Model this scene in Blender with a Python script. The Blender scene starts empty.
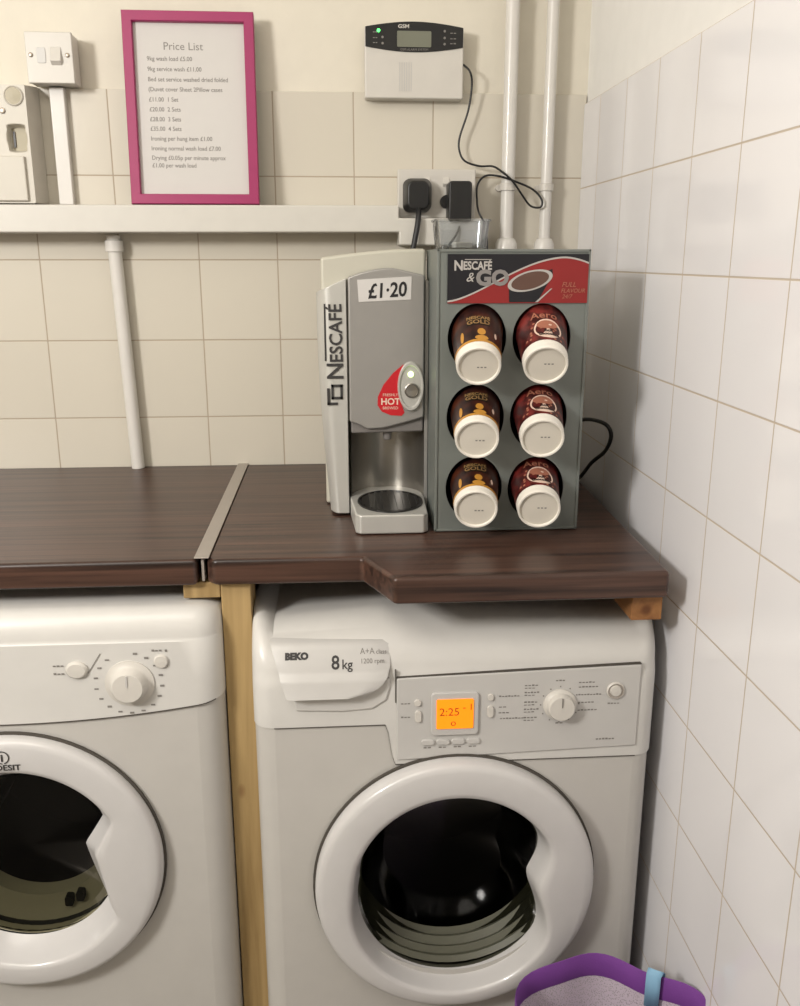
import bpy, bmesh, math, random
from mathutils import Vector, Matrix
random.seed(7)
PI = math.pi
scene = bpy.context.scene
C = scene.collection

# ------------------------------------------------------------------ camera
def make_camera():
    yaw, pitch, f = 0.07005, 0.26525, 899.1
    cy, sy, cp, sp = math.cos(yaw), math.sin(yaw), math.cos(pitch), math.sin(pitch)
    fwd = Vector((sy*cp, cy*cp, -sp)); right = Vector((cy, -sy, 0)); up = right.cross(fwd)
    cam = bpy.data.cameras.new('camera'); o = bpy.data.objects.new('camera', cam); C.objects.link(o)
    m = Matrix((right, up, -fwd)).transposed().to_4x4(); m.translation = Vector((-0.471, -1.788, 1.35))
    o.matrix_world = m
    cam.sensor_fit = 'VERTICAL'; cam.sensor_height = 24.0; cam.lens = 24.0*f/1006.0
    cam.clip_start = 0.02
    scene.camera = o
make_camera()

# ------------------------------------------------------------------ light, exposure
vs = scene.view_settings
vs.view_transform = 'Standard'; vs.look = 'None'; vs.gamma = 1.0; vs.use_curve_mapping = False
vs.exposure = 0.0
w = bpy.data.worlds.new('world'); scene.world = w; w.use_nodes = True
w.node_tree.nodes['Background'].inputs[0].default_value = (1.0, .93, .82, 1)
w.node_tree.nodes['Background'].inputs[1].default_value = 0.05

def area(name, loc, target, size, power, col):
    l = bpy.data.lights.new(name, 'AREA'); l.shape = 'DISK'; l.size = size; l.energy = power; l.color = col
    o = bpy.data.objects.new(name, l); C.objects.link(o); o.location = loc
    o.rotation_euler = (Vector(target)-Vector(loc)).to_track_quat('-Z', 'Y').to_euler()
    return o
area('wall_lamp_light', (-1.95, -1.95, 1.95), (-.35, -.25, 1.05), .42, 37.5, (1.0, .962, .91))
area('added_fill_light', (-1.1, -1.7, 2.36), (-1.0, -1.4, 0), .9, 11, (1.0, .93, .83))  # soft overhead fill added to lift the room; no such lamp known

# ------------------------------------------------------------------ materials
def lin(c):
    return tuple((x/255/12.92 if x/255 <= .04045 else ((x/255+.055)/1.055)**2.4) for x in c)
def newmat(name):
    m = bpy.data.materials.new(name); m.use_nodes = True
    nt = m.node_tree; return m, nt, nt.nodes, nt.links, nt.nodes['Principled BSDF']
def mat(name, rgb, rough=.45, metal=0, var=.04, scale=30, coat=0, bump=0, bscale=200, spec=.5):
    m, nt, N, L, b = newmat(name)
    c = lin(rgb)
    no = N.new('ShaderNodeTexNoise'); no.inputs['Scale'].default_value = scale; no.inputs['Detail'].default_value = 3
    g = N.new('ShaderNodeNewGeometry'); L.new(g.outputs['Position'], no.inputs['Vector'])
    r = N.new('ShaderNodeMixRGB'); r.inputs[1].default_value = tuple(x*(1-var) for x in c)+(1,)
    r.inputs[2].default_value = tuple(min(1, x*(1+var)) for x in c)+(1,)
    L.new(no.outputs['Fac'], r.inputs[0]); L.new(r.outputs[0], b.inputs['Base Color'])
    b.inputs['Roughness'].default_value = rough; b.inputs['Metallic'].default_value = metal
    b.inputs['Coat Weight'].default_value = coat; b.inputs['Specular IOR Level'].default_value = spec
    if bump:
        n2 = N.new('ShaderNodeTexNoise'); n2.inputs['Scale'].default_value = bscale
        L.new(g.outputs['Position'], n2.inputs['Vector'])
        bp = N.new('ShaderNodeBump'); bp.inputs['Strength'].default_value = bump; bp.inputs['Distance'].default_value = .001
        L.new(n2.outputs['Fac'], bp.inputs['Height']); L.new(bp.outputs[0], b.inputs['Normal'])
    return m
def emat(name, rgb, strength):
    m, nt, N, L, b = newmat(name)
    b.inputs['Base Color'].default_value = lin(rgb)+(1,)
    b.inputs['Emission Color'].default_value = lin(rgb)+(1,); b.inputs['Emission Strength'].default_value = strength
    return m
def math_node(N, L, op, a, b=None):
    n = N.new('ShaderNodeMath'); n.operation = op
    for i, x in enumerate((a, b)):
        if x is None: continue
        if isinstance(x, (int, float)): n.inputs[i].default_value = x
        else: L.new(x, n.inputs[i])
    return n.outputs[0]
def tile_mat(name, axis, u0, tu, v0, tv, rgb, grout, rough, var=.02):
    m, nt, N, L, b = newmat(name)
    g = N.new('ShaderNodeNewGeometry'); s = N.new('ShaderNodeSeparateXYZ'); L.new(g.outputs['Position'], s.inputs[0])
    masks = []; ids = []
    for out, o0, t in ((s.outputs[axis], u0, tu), (s.outputs[2], v0, tv)):
        q = math_node(N, L, 'DIVIDE', math_node(N, L, 'SUBTRACT', out, o0), t)
        fl = math_node(N, L, 'FLOOR', q); ids.append(fl)
        fr = math_node(N, L, 'SUBTRACT', q, fl)
        d = math_node(N, L, 'MULTIPLY', math_node(N, L, 'MINIMUM', fr, math_node(N, L, 'SUBTRACT', 1.0, fr)), t)
        r = N.new('ShaderNodeMapRange'); r.interpolation_type = 'SMOOTHSTEP'
        r.inputs['From Min'].default_value = .0007; r.inputs['From Max'].default_value = .0017
        L.new(d, r.inputs['Value']); masks.append(r.outputs[0])
    mk = math_node(N, L, 'MULTIPLY', masks[0], masks[1])
    cv = N.new('ShaderNodeCombineXYZ'); L.new(ids[0], cv.inputs[0]); L.new(ids[1], cv.inputs[1])
    wn = N.new('ShaderNodeTexWhiteNoise'); L.new(cv.outputs[0], wn.inputs['Vector'])
    c = lin(rgb)
    tm = N.new('ShaderNodeMixRGB'); tm.inputs[1].default_value = tuple(x*(1-var) for x in c)+(1,)
    tm.inputs[2].default_value = tuple(min(1, x*(1+var)) for x in c)+(1,); L.new(wn.outputs['Value'], tm.inputs[0])
    mx = N.new('ShaderNodeMixRGB'); mx.inputs[1].default_value = lin(grout)+(1,)
    L.new(tm.outputs[0], mx.inputs[2]); L.new(mk, mx.inputs[0]); L.new(mx.outputs[0], b.inputs['Base Color'])
    rr = N.new('ShaderNodeMapRange'); rr.inputs['To Min'].default_value = .8; rr.inputs['To Max'].default_value = rough
    L.new(mk, rr.inputs['Value']); L.new(rr.outputs[0], b.inputs['Roughness'])
    no = N.new('ShaderNodeTexNoise'); no.inputs['Scale'].default_value = 14; L.new(g.outputs['Position'], no.inputs['Vector'])
    hh = math_node(N, L, 'ADD', mk, math_node(N, L, 'MULTIPLY', no.outputs['Fac'], .5))
    bp = N.new('ShaderNodeBump'); bp.inputs['Strength'].default_value = .35; bp.inputs['Distance'].default_value = .001
    L.new(hh, bp.inputs['Height']); L.new(bp.outputs[0], b.inputs['Normal'])
    return m
def wood_mat(name, dark, light, along, rough, stretch=28, fine=1.0, coat=0, knots=False):
    m, nt, N, L, b = newmat(name)
    g = N.new('ShaderNodeNewGeometry'); mp = N.new('ShaderNodeMapping'); L.new(g.outputs['Position'], mp.inputs['Vector'])
    sc = [stretch*3*fine]*3; sc[along] = 2.2*fine; mp.inputs['Scale'].default_value = sc
    n1 = N.new('ShaderNodeTexNoise'); n1.inputs['Scale'].default_value = 1; n1.inputs['Detail'].default_value = 6
    n1.inputs['Distortion'].default_value = .6
    L.new(mp.outputs[0], n1.inputs['Vector'])
    cr = N.new('ShaderNodeValToRGB'); e = cr.color_ramp.elements
    e[0].position = .32; e[0].color = lin(dark)+(1,); e[1].position = .68; e[1].color = lin(light)+(1,)
    L.new(n1.outputs['Fac'], cr.inputs[0]); last = cr.outputs[0]
    if knots:
        mp2 = N.new('ShaderNodeMapping'); L.new(g.outputs['Position'], mp2.inputs['Vector'])
        s2 = [14]*3; s2[along] = 7; mp2.inputs['Scale'].default_value = s2
        vo = N.new('ShaderNodeTexVoronoi'); vo.inputs['Scale'].default_value = 1; L.new(mp2.outputs[0], vo.inputs['Vector'])
        mr = N.new('ShaderNodeMapRange'); mr.inputs['From Min'].default_value = .06; mr.inputs['From Max'].default_value = .14
        L.new(vo.outputs['Distance'], mr.inputs['Value'])
        mx = N.new('ShaderNodeMixRGB'); mx.inputs[1].default_value = lin((104, 62, 30))+(1,)
        L.new(mr.outputs[0], mx.inputs[0]); L.new(last, mx.inputs[2]); last = mx.outputs[0]
    L.new(last, b.inputs['Base Color']); b.inputs['Roughness'].default_value = rough
    b.inputs['Coat Weight'].default_value = coat
    bp = N.new('ShaderNodeBump'); bp.inputs['Strength'].default_value = .15; bp.inputs['Distance'].default_value = .001
    L.new(n1.outputs['Fac'], bp.inputs['Height']); L.new(bp.outputs[0], b.inputs['Normal'])
    return m
def glass_mat(name, rgb, rough=.03, alpha=.4, refl=.8):
    """thin smoky plastic/glass: transparent tint under a glossy surface"""
    m, nt, N, L, b = newmat(name); N.remove(b)
    t = N.new('ShaderNodeBsdfTransparent'); t.inputs[0].default_value = lin(rgb)+(1,)
    gl = N.new('ShaderNodeBsdfGlossy'); gl.inputs['Roughness'].default_value = rough; gl.inputs['Color'].default_value = (.9, .9, .9, 1)
    fr = N.new('ShaderNodeFresnel'); fr.inputs['IOR'].default_value = 1.45
    a = math_node(N, L, 'ADD', math_node(N, L, 'MULTIPLY', fr.outputs[0], refl), alpha*.02)
    mx = N.new('ShaderNodeMixShader'); L.new(a, mx.inputs[0]); L.new(t.outputs[0], mx.inputs[1]); L.new(gl.outputs[0], mx.inputs[2])
    L.new(mx.outputs[0], N['Material Output'].inputs[0])
    return m

M = {}
M['tile_back'] = tile_mat('cream_wall_tile', 0, -.727, .1477, 1.198, .15, (207, 201, 188), (170, 156, 138), .25)
M['tile_right'] = tile_mat('white_wall_tile', 1, -.858, .15, 1.479, .15, (228, 227, 230), (188, 175, 160), .12)
M['paint_cream'] = mat('cream_paint', (218, 212, 198), .7, bump=.25, bscale=90)
M['paint_white'] = mat('white_paint', (230, 229, 226), .7, bump=.2, bscale=90)
M['ceiling'] = mat('ceiling_paint', (235, 232, 224), .8)
M['floor'] = tile_mat('grey_floor_vinyl', 0, 0, .3, -5, .3, (120, 114, 106), (90, 84, 78), .4)
M['worktop'] = wood_mat('dark_walnut_laminate', (36, 23, 19), (88, 62, 51), 0, .36, 30)
M['pine'] = wood_mat('pine_timber', (138, 112, 70), (182, 154, 106), 2, .6, 14, knots=True)
M['pine_y'] = wood_mat('pine_batten_timber', (128, 84, 46), (170, 120, 70), 1, .6, 14, knots=True)
M['alu'] = mat('brushed_aluminium', (164, 156, 148), .45, .2)
M['appliance'] = mat('white_enamel', (190, 187, 182), .3, coat=.2)
M['appliance_lid'] = mat('white_plastic_lid', (206, 204, 200), .32)
M['panel'] = mat('white_panel_plastic', (192, 190, 187), .38)
M['ring'] = mat('white_door_plastic', (200, 198, 197), .28, coat=.2)
M['gap'] = mat('dark_seam', (74, 69, 63), .8)
M['drum'] = mat('drum_shade_black', (14, 13, 13), .6)  # near-black colour paints in the darkness inside the steel drums
M['rubber'] = mat('dark_rubber', (30, 29, 28), .6)
M['seal_grey'] = mat('grey_seal_rubber', (84, 84, 70), .5)
M['bowl'] = glass_mat('smoked_door_glass', (150, 150, 140), .10, 0, .16)
M['filter'] = mat('beige_plastic', (226, 218, 194), .45)
M['grey_print'] = mat('grey_print', (128, 124, 120), .6)
M['text_grey'] = mat('faded_grey_print', (132, 128, 124), .6)
M['dark_print'] = mat('dark_print', (52, 50, 50), .6)
M['black'] = mat('black_plastic', (22, 22, 23), .38)
M['cable'] = mat('black_cable', (20, 20, 22), .5)
M['white_plastic'] = mat('white_plastic', (204, 200, 193), .4)
M['meter'] = mat('offwhite_plastic', (198, 193, 182), .45)
M['meter_dark'] = mat('offwhite_recess', (170, 162, 140), .5)
M['screw'] = mat('steel_screw', (150, 140, 128), .35, .8)
M['pvc'] = mat('white_pipe_paint', (214, 211, 206), .32, coat=.2)
M['shelf'] = mat('white_gloss_wood', (206, 203, 196), .4)
M['pink'] = mat('magenta_frame', (152, 31, 90), .42, var=.06)
M['paper'] = mat('white_paper', (202, 199, 196), .75, var=.015)
M['silver'] = mat('silver_plastic', (168, 166, 164), .34, .55)
M['silver_light'] = mat('pale_silver_plastic', (196, 195, 190), .36, .35)
M['silver_top'] = mat('warm_grey_plastic', (190, 187, 174), .45, .1)
M['steel'] = mat('brushed_steel', (158, 154, 148), .3, .9)
M['chin'] = mat('grey_plastic', (126, 122, 120), .45, .2)
M['grille'] = mat('black_grille', (40, 40, 40), .35, .3)
M['red'] = mat('red_print', (192, 26, 38), .4)
M['header_red'] = mat('red_header_print', (136, 30, 30), .4)
M['header_dark'] = mat('navy_header_print', (16, 16, 24), .35)
M['header_brown'] = mat('brown_header_print', (92, 66, 56), .4)
M['silver_print'] = mat('silver_print', (176, 172, 168), .4)
M['ink'] = mat('marker_ink', (26, 24, 26), .6)
M['board'] = mat('grey_display_board', (120, 125, 121), .42, .25)
M['hole'] = mat('dark_liner', (26, 18, 15), .5)
M['cup_white'] = mat('white_card', (232, 227, 217), .5)
M['cup_base'] = mat('white_cup_base', (214, 208, 196), .55)
M['gold'] = mat('gold_print', (190, 136, 56), .4)
M['dull_gold'] = mat('dull_gold_print', (150, 118, 74), .45)
M['go_grey'] = mat('grey_header_print', (132, 128, 126), .4)
M['cream_print'] = mat('cream_print', (226, 198, 180), .5)
M['mocha_print'] = mat('mocha_print', (168, 108, 86), .5)
M['lcd'] = emat('orange_backlit_screen', (255, 136, 10), .75)
M['lcd_digit'] = mat('screen_digit', (170, 78, 8), .5)
M['lcd_grey'] = mat('grey_lcd', (118, 120, 106), .3)
M['led'] = emat('pale_green_led', (220, 255, 170), 2.5)
M['led_green'] = emat('green_led', (90, 255, 120), 2.0)
M['purple'] = mat('purple_fabric', (116, 60, 142), .75, var=.12, bump=.3, bscale=600)
M['blue_tag'] = mat('light_blue_ribbon', (132, 176, 206), .7)
M['clear'] = glass_mat('clear_plastic', (238, 240, 242), .08, 4)

def cup_mat(name, base, second, scale):
    m, nt, N, L, b = newmat(name)
    tc = N.new('ShaderNodeTexCoord'); no = N.new('ShaderNodeTexNoise'); no.inputs['Scale'].default_value = scale
    no.inputs['Detail'].default_value = 4; L.new(tc.outputs['Object'], no.inputs['Vector'])
    cr = N.new('ShaderNodeValToRGB'); e = cr.color_ramp.elements
    e[0].position = .42; e[0].color = lin(base)+(1,); e[1].position = .66; e[1].color = lin(second)+(1,)
    L.new(no.outputs['Fac'], cr.inputs[0]); L.new(cr.outputs[0], b.inputs['Base Color'])
    b.inputs['Roughness'].default_value = .35
    return m
M['cup_dark'] = cup_mat('dark_brown_card', (34, 16, 16), (78, 38, 22), 40)
M['cup_red'] = cup_mat('red_brown_card', (58, 20, 20), (124, 46, 42), 55)
def mesh_mat():
    m, nt, N, L, b = newmat('lilac_mesh_fabric')
    b.inputs['Base Color'].default_value = lin((196, 184, 196))+(1,); b.inputs['Roughness'].default_value = .8
    tc = N.new('ShaderNodeTexCoord'); vo = N.new('ShaderNodeTexVoronoi'); vo.inputs['Scale'].default_value = 420
    L.new(tc.outputs['Object'], vo.inputs['Vector'])
    mr = N.new('ShaderNodeMapRange'); mr.inputs['From Min'].default_value = .25; mr.inputs['From Max'].default_value = .4
    mr.inputs['To Min'].default_value = .35; mr.inputs['To Max'].default_value = 1
    L.new(vo.outputs['Distance'], mr.inputs['Value']); L.new(mr.outputs[0], b.inputs['Alpha'])
    return m
M['mesh'] = mesh_mat()

# ------------------------------------------------------------------ mesh builder
ROOT = {}
def thing(name, label, cat, loc=(0, 0, 0), rot=(0, 0, 0), group=None):
    o = bpy.data.objects.new(name, None); C.objects.link(o); o.empty_display_size = .05
    o.location = loc; o.rotation_euler = rot; o['label'] = label; o['category'] = cat
    if group: o['group'] = group
    ROOT[o] = Vector(loc) if rot == (0, 0, 0) else Vector((0, 0, 0))   # turned things are built in their own axes
    return o
def tag(o, label, cat, group=None):
    o['label'] = label; o['category'] = cat
    if group: o['group'] = group
    return o
def root_off(p):
    while p.parent is not None: p = p.parent
    return ROOT.get(p, Vector((0, 0, 0)))

class MB:
    def __init__(s): s.v = []; s.f = []; s.m = []
    def add(s, vs, fs, mi=0):
        n = len(s.v); s.v += [tuple(v) for v in vs]
        for f in fs: s.f.append([n+i for i in f]); s.m.append(mi)
        return s
    def box(s, x0, x1, y0, y1, z0, z1, mi=0):
        vs = [(x, y, z) for x in (x0, x1) for y in (y0, y1) for z in (z0, z1)]
        return s.add(vs, [(0, 1, 3, 2), (4, 6, 7, 5), (0, 4, 5, 1), (2, 3, 7, 6), (0, 2, 6, 4), (1, 5, 7, 3)], mi)
    def prism(s, poly, axis, a, b, mi=0, caps=True):
        def P(u, v, t): return {0: (t, u, v), 1: (u, t, v), 2: (u, v, t)}[axis]
        n = len(poly); vs = [P(u, v, a) for u, v in poly]+[P(u, v, b) for u, v in poly]
        fs = [(i, (i+1) % n, n+(i+1) % n, n+i) for i in range(n)]
        if caps: fs += [tuple(range(n))[::-1], tuple(range(n, 2*n))]
        return s.add(vs, fs, mi)
    def loft(s, loops, mi=0, closed=True, cap0=False, cap1=False, mis=None):
        n = len(loops[0]); b = len(s.v); vs = [p for l in loops for p in l]; s.v += [tuple(p) for p in vs]
        for k in range(len(loops)-1):
            for i in range(n if closed else n-1):
                j = (i+1) % n
                s.f.append([b+k*n+i, b+k*n+j, b+(k+1)*n+j, b+(k+1)*n+i]); s.m.append(mis[k] if mis else mi)
        if cap0: s.f.append([b+i for i in range(n)][::-1]); s.m.append(mis[0] if mis else mi)
        if cap1: s.f.append([b+(len(loops)-1)*n+i for i in range(n)]); s.m.append(mis[-1] if mis else mi)
        return s
    def lathe(s, prof, o, axis=(0, -1, 0), n=40, mi=0, sx=1, mis=None, cap0=False, cap1=False):
        """prof: list of (radius, distance along axis)"""
        a = Vector(axis).normalized(); u = Vector((1, 0, 0)) if abs(a.x) < .9 else Vector((0, 1, 0))
        u = (u-a*u.dot(a)).normalized(); vv = a.cross(u); o = Vector(o)
        return s.loft([[o+a*h+(u*math.cos(2*PI*i/n)*sx+vv*math.sin(2*PI*i/n))*r for i in range(n)] for r, h in prof], mi, True, cap0, cap1, mis)
    def tube(s, pts, r, n=8, mi=0, smooth=True):
        P = [Vector(p) for p in pts]
        if smooth and len(P) > 2:
            Q = []
            for i in range(len(P)-1):
                p0, p1, p2, p3 = P[max(i-1, 0)], P[i], P[i+1], P[min(i+2, len(P)-1)]
                for k in range(6):
                    t = k/6
                    Q.append(.5*((2*p1)+(p2-p0)*t+(2*p0-5*p1+4*p2-p3)*t*t+(-p0+3*p1-3*p2+p3)*t**3))
            P = Q+[P[-1]]
        loops = []; u = None
        for i, p in enumerate(P):
            d = (P[min(i+1, len(P)-1)]-P[max(i-1, 0)]).normalized()
            if u is None: u = d.orthogonal().normalized()
            u = (u-d*u.dot(d)).normalized(); v = d.cross(u)
            loops.append([p+(u*math.cos(2*PI*k/n)+v*math.sin(2*PI*k/n))*r for k in range(n)])
        return s.loft(loops, mi, True, True, True)
    def text(s, body, size, mapf, mi=0, align='LEFT', bold=0, shear=0, squeeze=1):
        cu = bpy.data.curves.new('t', 'FONT'); cu.body = body; cu.size = size; cu.align_x = align; cu.offset = bold; cu.shear = shear
        cu.resolution_u = 3
        o = bpy.data.objects.new('t', cu); C.objects.link(o)
        dg = bpy.context.evaluated_depsgraph_get(); me = bpy.data.meshes.new_from_object(o.evaluated_get(dg))
        s.add([mapf(v.co.x*squeeze, v.co.y) for v in me.vertices], [list(p.vertices) for p in me.polygons], mi)
        bpy.data.objects.remove(o); bpy.data.curves.remove(cu); bpy.data.meshes.remove(me)
        return s
    def build(s, name, mats, parent=None, bevel=0, smooth=35, segs=2, weld=False):
        off = root_off(parent) if parent is not None else Vector((0, 0, 0))
        me = bpy.data.meshes.new(name)
        me.from_pydata([tuple(Vector(v)-off) for v in s.v], [], s.f)
        mats = mats if isinstance(mats, (list, tuple)) else [mats]
        for m in mats: me.materials.append(M[m])
        me.polygons.foreach_set('material_index', s.m)
        bm = bmesh.new(); bm.from_mesh(me)
        if weld: bmesh.ops.remove_doubles(bm, verts=bm.verts, dist=1e-5)
        bmesh.ops.recalc_face_normals(bm, faces=bm.faces); bm.to_mesh(me); bm.free()
        me.update()
        me.polygons.foreach_set('use_smooth', [True]*len(me.polygons))
        me.set_sharp_from_angle(angle=math.radians(smooth))
        o = bpy.data.objects.new(name, me); C.objects.link(o)
        if parent is not None: o.parent = parent
        if bevel:
            b = o.modifiers.new('bevel', 'BEVEL'); b.width = bevel; b.segments = segs; b.limit_method = 'ANGLE'
            b.angle_limit = math.radians(40); b.harden_normals = True
        return o
def struct(o): o['kind'] = 'structure'; return o
def on_front(y, x0, z0):               # lettering facing the room, on a plane y
    return lambda u, v: (x0+u, y, z0+v)
def dash(mb, x0, x1, z, y, h=.0022, mi=0):   # a line of print too small to read
    n = max(1, int((x1-x0)/.0042)); wd = (x1-x0)/n
    for i in range(n):
        hh = h*random.choice((.7, .8, 1.0)); mb.add([(x0+i*wd, y, z), (x0+i*wd+wd*.72, y, z), (x0+i*wd+wd*.72, y, z+hh), (x0+i*wd, y, z+hh)], [(0, 1, 2, 3)], mi)
def arc(cx, cz, r, a0, a1, n): return [(cx+r*math.cos(a0+(a1-a0)*i/n), cz+r*math.sin(a0+(a1-a0)*i/n)) for i in range(n+1)]
def rrect(x0, x1, z0, z1, r, n=5):
    return (arc(x1-r, z1-r, r, 0, PI/2, n)+arc(x0+r, z1-r, r, PI/2, PI, n)+arc(x0+r, z0+r, r, PI, 1.5*PI, n)+arc(x1-r, z0+r, r, 1.5*PI, 2*PI, n))
def ray_rect(cx, cz, x0, x1, z0, z1, t):
    c, s_ = math.cos(t), math.sin(t); k = 1e9
    if c > 1e-9: k = min(k, (x1-cx)/c)
    if c < -1e-9: k = min(k, (x0-cx)/c)
    if s_ > 1e-9: k = min(k, (z1-cz)/s_)
    if s_ < -1e-9: k = min(k, (z0-cz)/s_)
    return cx+c*k, cz+s_*k
def plate_hole(mb, rect, c, outline, y, n=64, mi=0):
    """flat plate with an opening; outline(t) gives the opening's (x, z)"""
    x0, x1, z0, z1 = rect; cx, cz = c
    ts = sorted(set([2*PI*i/n for i in range(n)]+[math.atan2(z-cz, x-cx) % (2*PI) for x in (x0, x1) for z in (z0, z1)]))
    out = [ray_rect(cx, cz, x0, x1, z0, z1, t) for t in ts]; inn = [outline(t) for t in ts]
    mb.loft([[(x, y, z) for x, z in out], [(x, y, z) for x, z in inn]], mi)
    return ts

# ------------------------------------------------------------------ the setting
XL, YN, ZC = -2.5, -3.2, 2.45
struct(MB().box(XL-.1, .1, YN-.1, .1, -.1, 0).build('floor', 'floor'))
struct(MB().box(XL-.1, .1, YN-.1, .1, ZC, ZC+.1).build('ceiling', 'ceiling'))
wb = MB().box(XL-.1, .1, .006, .1, 0, ZC, 0); wb.box(XL, .004, 0, .0065, 0, 1.645, 1)
struct(wb.build('wall_back', ['paint_cream', 'tile_back'], bevel=.001))
wr = MB().box(.006, .1, YN-.1, .1, 0, ZC, 0); wr.box(0, .0065, YN, 0, 0, 1.629, 1)
struct(wr.build('wall_right', ['paint_white', 'tile_right'], bevel=.0015))
struct(MB().box(XL-.1, XL, YN-.1, .1, 0, ZC).build('wall_left', 'paint_cream'))
struct(MB().box(XL-.1, .1, YN-.1, YN, 0, ZC).build('wall_front', 'paint_cream'))

# ------------------------------------------------------------------ worktops and the timber that carries them
WZ, WB = .950, .912
t = MB().prism([(-1.9, 0), (-1.9, -.602), (-.669, -.598), (-.669, 0)], 2, WB, WZ).build('worktop', 'worktop', bevel=.006, segs=3)
tag(t, 'dark walnut laminate worktop above the tumble dryer, left of the metal joint strip', 'worktop', 'dark laminate worktops')
t = MB().prism([(-.655, 0), (-.655, -.588), (-.645, -.600), (-.440, -.602), (-.402, -.690), (-.034, -.690), (-.018, -.05), (-.018, 0)], 2, WB, WZ).build('worktop', 'worktop', bevel=.006, segs=3)
tag(t, 'dark walnut laminate worktop under the coffee machine, right of the metal joint strip', 'worktop', 'dark laminate worktops')
t = MB().box(-.6725, -.6520, -.594, 0, WZ+.0002, WZ+.0022).box(-.664, -.660, -.588, 0, WB+.003, WZ+.001).build('joint_strip', 'alu', bevel=.0008)
tag(t, 'thin grey metal strip covering the joint between the two dark worktops', 'joint strip')
t = MB().box(-.6395, -.5975, -.585, -.52, 0, WB).build('wooden_post', 'pine', bevel=.002)
tag(t, 'upright pale pine post standing in the gap between dryer and washing machine', 'post')
t = MB().box(-.692, -.640, -.583, -.05, .888, WB).build('wooden_batten', 'pine', bevel=.002)
tag(t, 'short pale pine batten under the worktop joint, left of the upright post', 'batten')
t = MB().box(-.076, -.033, -.668, -.05, .872, WB).build('wooden_batten', 'pine_y', bevel=.002)
tag(t, 'stubby orange-brown timber block under the right end of the worktop by the wall', 'batten')

# ------------------------------------------------------------------ laundry machines
def outline_circle(cx, cz, r): return lambda t: (cx+r*math.cos(t), cz+r*math.sin(t))
def machine_body(root, x0, x1, yf, z1, c, r, rb=.03):
    """casing: rounded front corners, open drum hole in the front"""
    mb = MB(); yb = -.03; z0 = .015
    L = [(x0, yb)]+[(x0+rb-rb*math.cos(a), yf+rb-rb*math.sin(a)) for a in [PI/2*i/6 for i in range(7)]]
    Rr = [(x1-rb+rb*math.sin(a), yf+rb-rb*math.cos(a)) for a in [PI/2*i/6 for i in range(7)]]+[(x1, yb)]
    pl = Rr+L                                            # right front, right back, left back, left front
    n = len(pl)
    vs = [(x, y, z0) for x, y in pl]+[(x, y, z1) for x, y in pl]
    fs = [(i, i+1, n+i+1, n+i) for i in range(n-1)]+[tuple(range(n)), tuple(range(n, 2*n))]
    mb.add(vs, fs)
    plate_hole(mb, (x0+rb, x1-rb, z0, z1), c, outline_circle(c[0], c[1], r), yf)
    b = mb.build('casing', 'appliance', root, weld=True)
    for x in (x0+.05, x1-.05):
        for y in (yf+.06, yb-.06):
            MB().lathe([(.022, 0), (.022, .01), (.014, .012), (.014, .02)], (x, y, 0), (0, 0, 1), 16, cap0=True, cap1=True).build('foot', 'rubber', root)
    return b
def drum(root, c, yf, r, seal='rubber', back=.026):
    mb = MB()
    mb.lathe([(r, -.024), (r-.004, -.05), (r+.035, -.07), (r+.05, -.10), (r+.05, -.38), (r-.02, -.42), (.001, -.42)], (c[0], yf, c[1]), (0, -1, 0), 48)
    d = mb.build('drum', 'drum', root)
    for k in range(3):
        f = MB()
        a = PI/2+2*PI*k/3; rr = r+.048
        u = Vector((math.cos(a), 0, math.sin(a))); w_ = Vector((-math.sin(a), 0, math.cos(a))); o = Vector((c[0], yf, c[1]))
        f.loft([[o+u*(rr)+w_*.03+Vector((0, y, 0)), o+u*(rr-.035)+w_*.008+Vector((0, y, 0)), o+u*(rr-.035)-w_*.008+Vector((0, y, 0)), o+u*rr-w_*.03+Vector((0, y, 0))] for y in (.12, .37)], closed=False)
        f.build('drum_paddle', 'drum', d)
    g = MB().lathe([(r+.002, .001), (r-.004, -.006), (r-.001, -.014), (r-.009, -.020), (r-.005, -.028), (r-.014, -.036), (r-.009, -.046), (r-.018, -.052), (r-.004, -.058)], (c[0], yf+back, c[1]), (0, -1, 0), 48)
    g.build('door_seal', seal, root)
def door(root, c, yf, R, rin, depth, slope=.010):
    """ring with a shaped opening rin(t), rounded crown and a sloping inner wall"""
    n = 96; ts = [2*PI*i/n for i in range(n)]
    def loop(fr, y):                                     # fr 0 = outer edge, 1 = opening
        return [(c[0]+(R*(1-fr)+rin(t)*fr)*math.cos(t), yf-y, c[1]+(R*(1-fr)+rin(t)*fr)*math.sin(t)) for t in ts]
    def shrink(dr, y): return [(c[0]+(rin(t)-dr)*math.cos(t), yf-y, c[1]+(rin(t)-dr)*math.sin(t)) for t in ts]
    mb = MB()
    mb.loft([loop(0, .003), loop(0, depth*.55), loop(.03, depth*.80), loop(.10, depth*.94), loop(.22, depth), loop(.80, depth*1.02),
             loop(.93, depth*.97), loop(1, depth*.78), shrink(.004, depth*.30), shrink(slope, -.016)])
    d = mb.build('door', 'ring', root, smooth=50)
    MB().lathe([(R-.004, .002), (R+.0035, .002), (R+.0035, .006), (R-.004, .006)], (c[0], yf, c[1]), (0, -1, 0), 72).build('door_shadow_gap', 'gap', d)  # dark ring standing in for the shadow gap around the door
    return d
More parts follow.
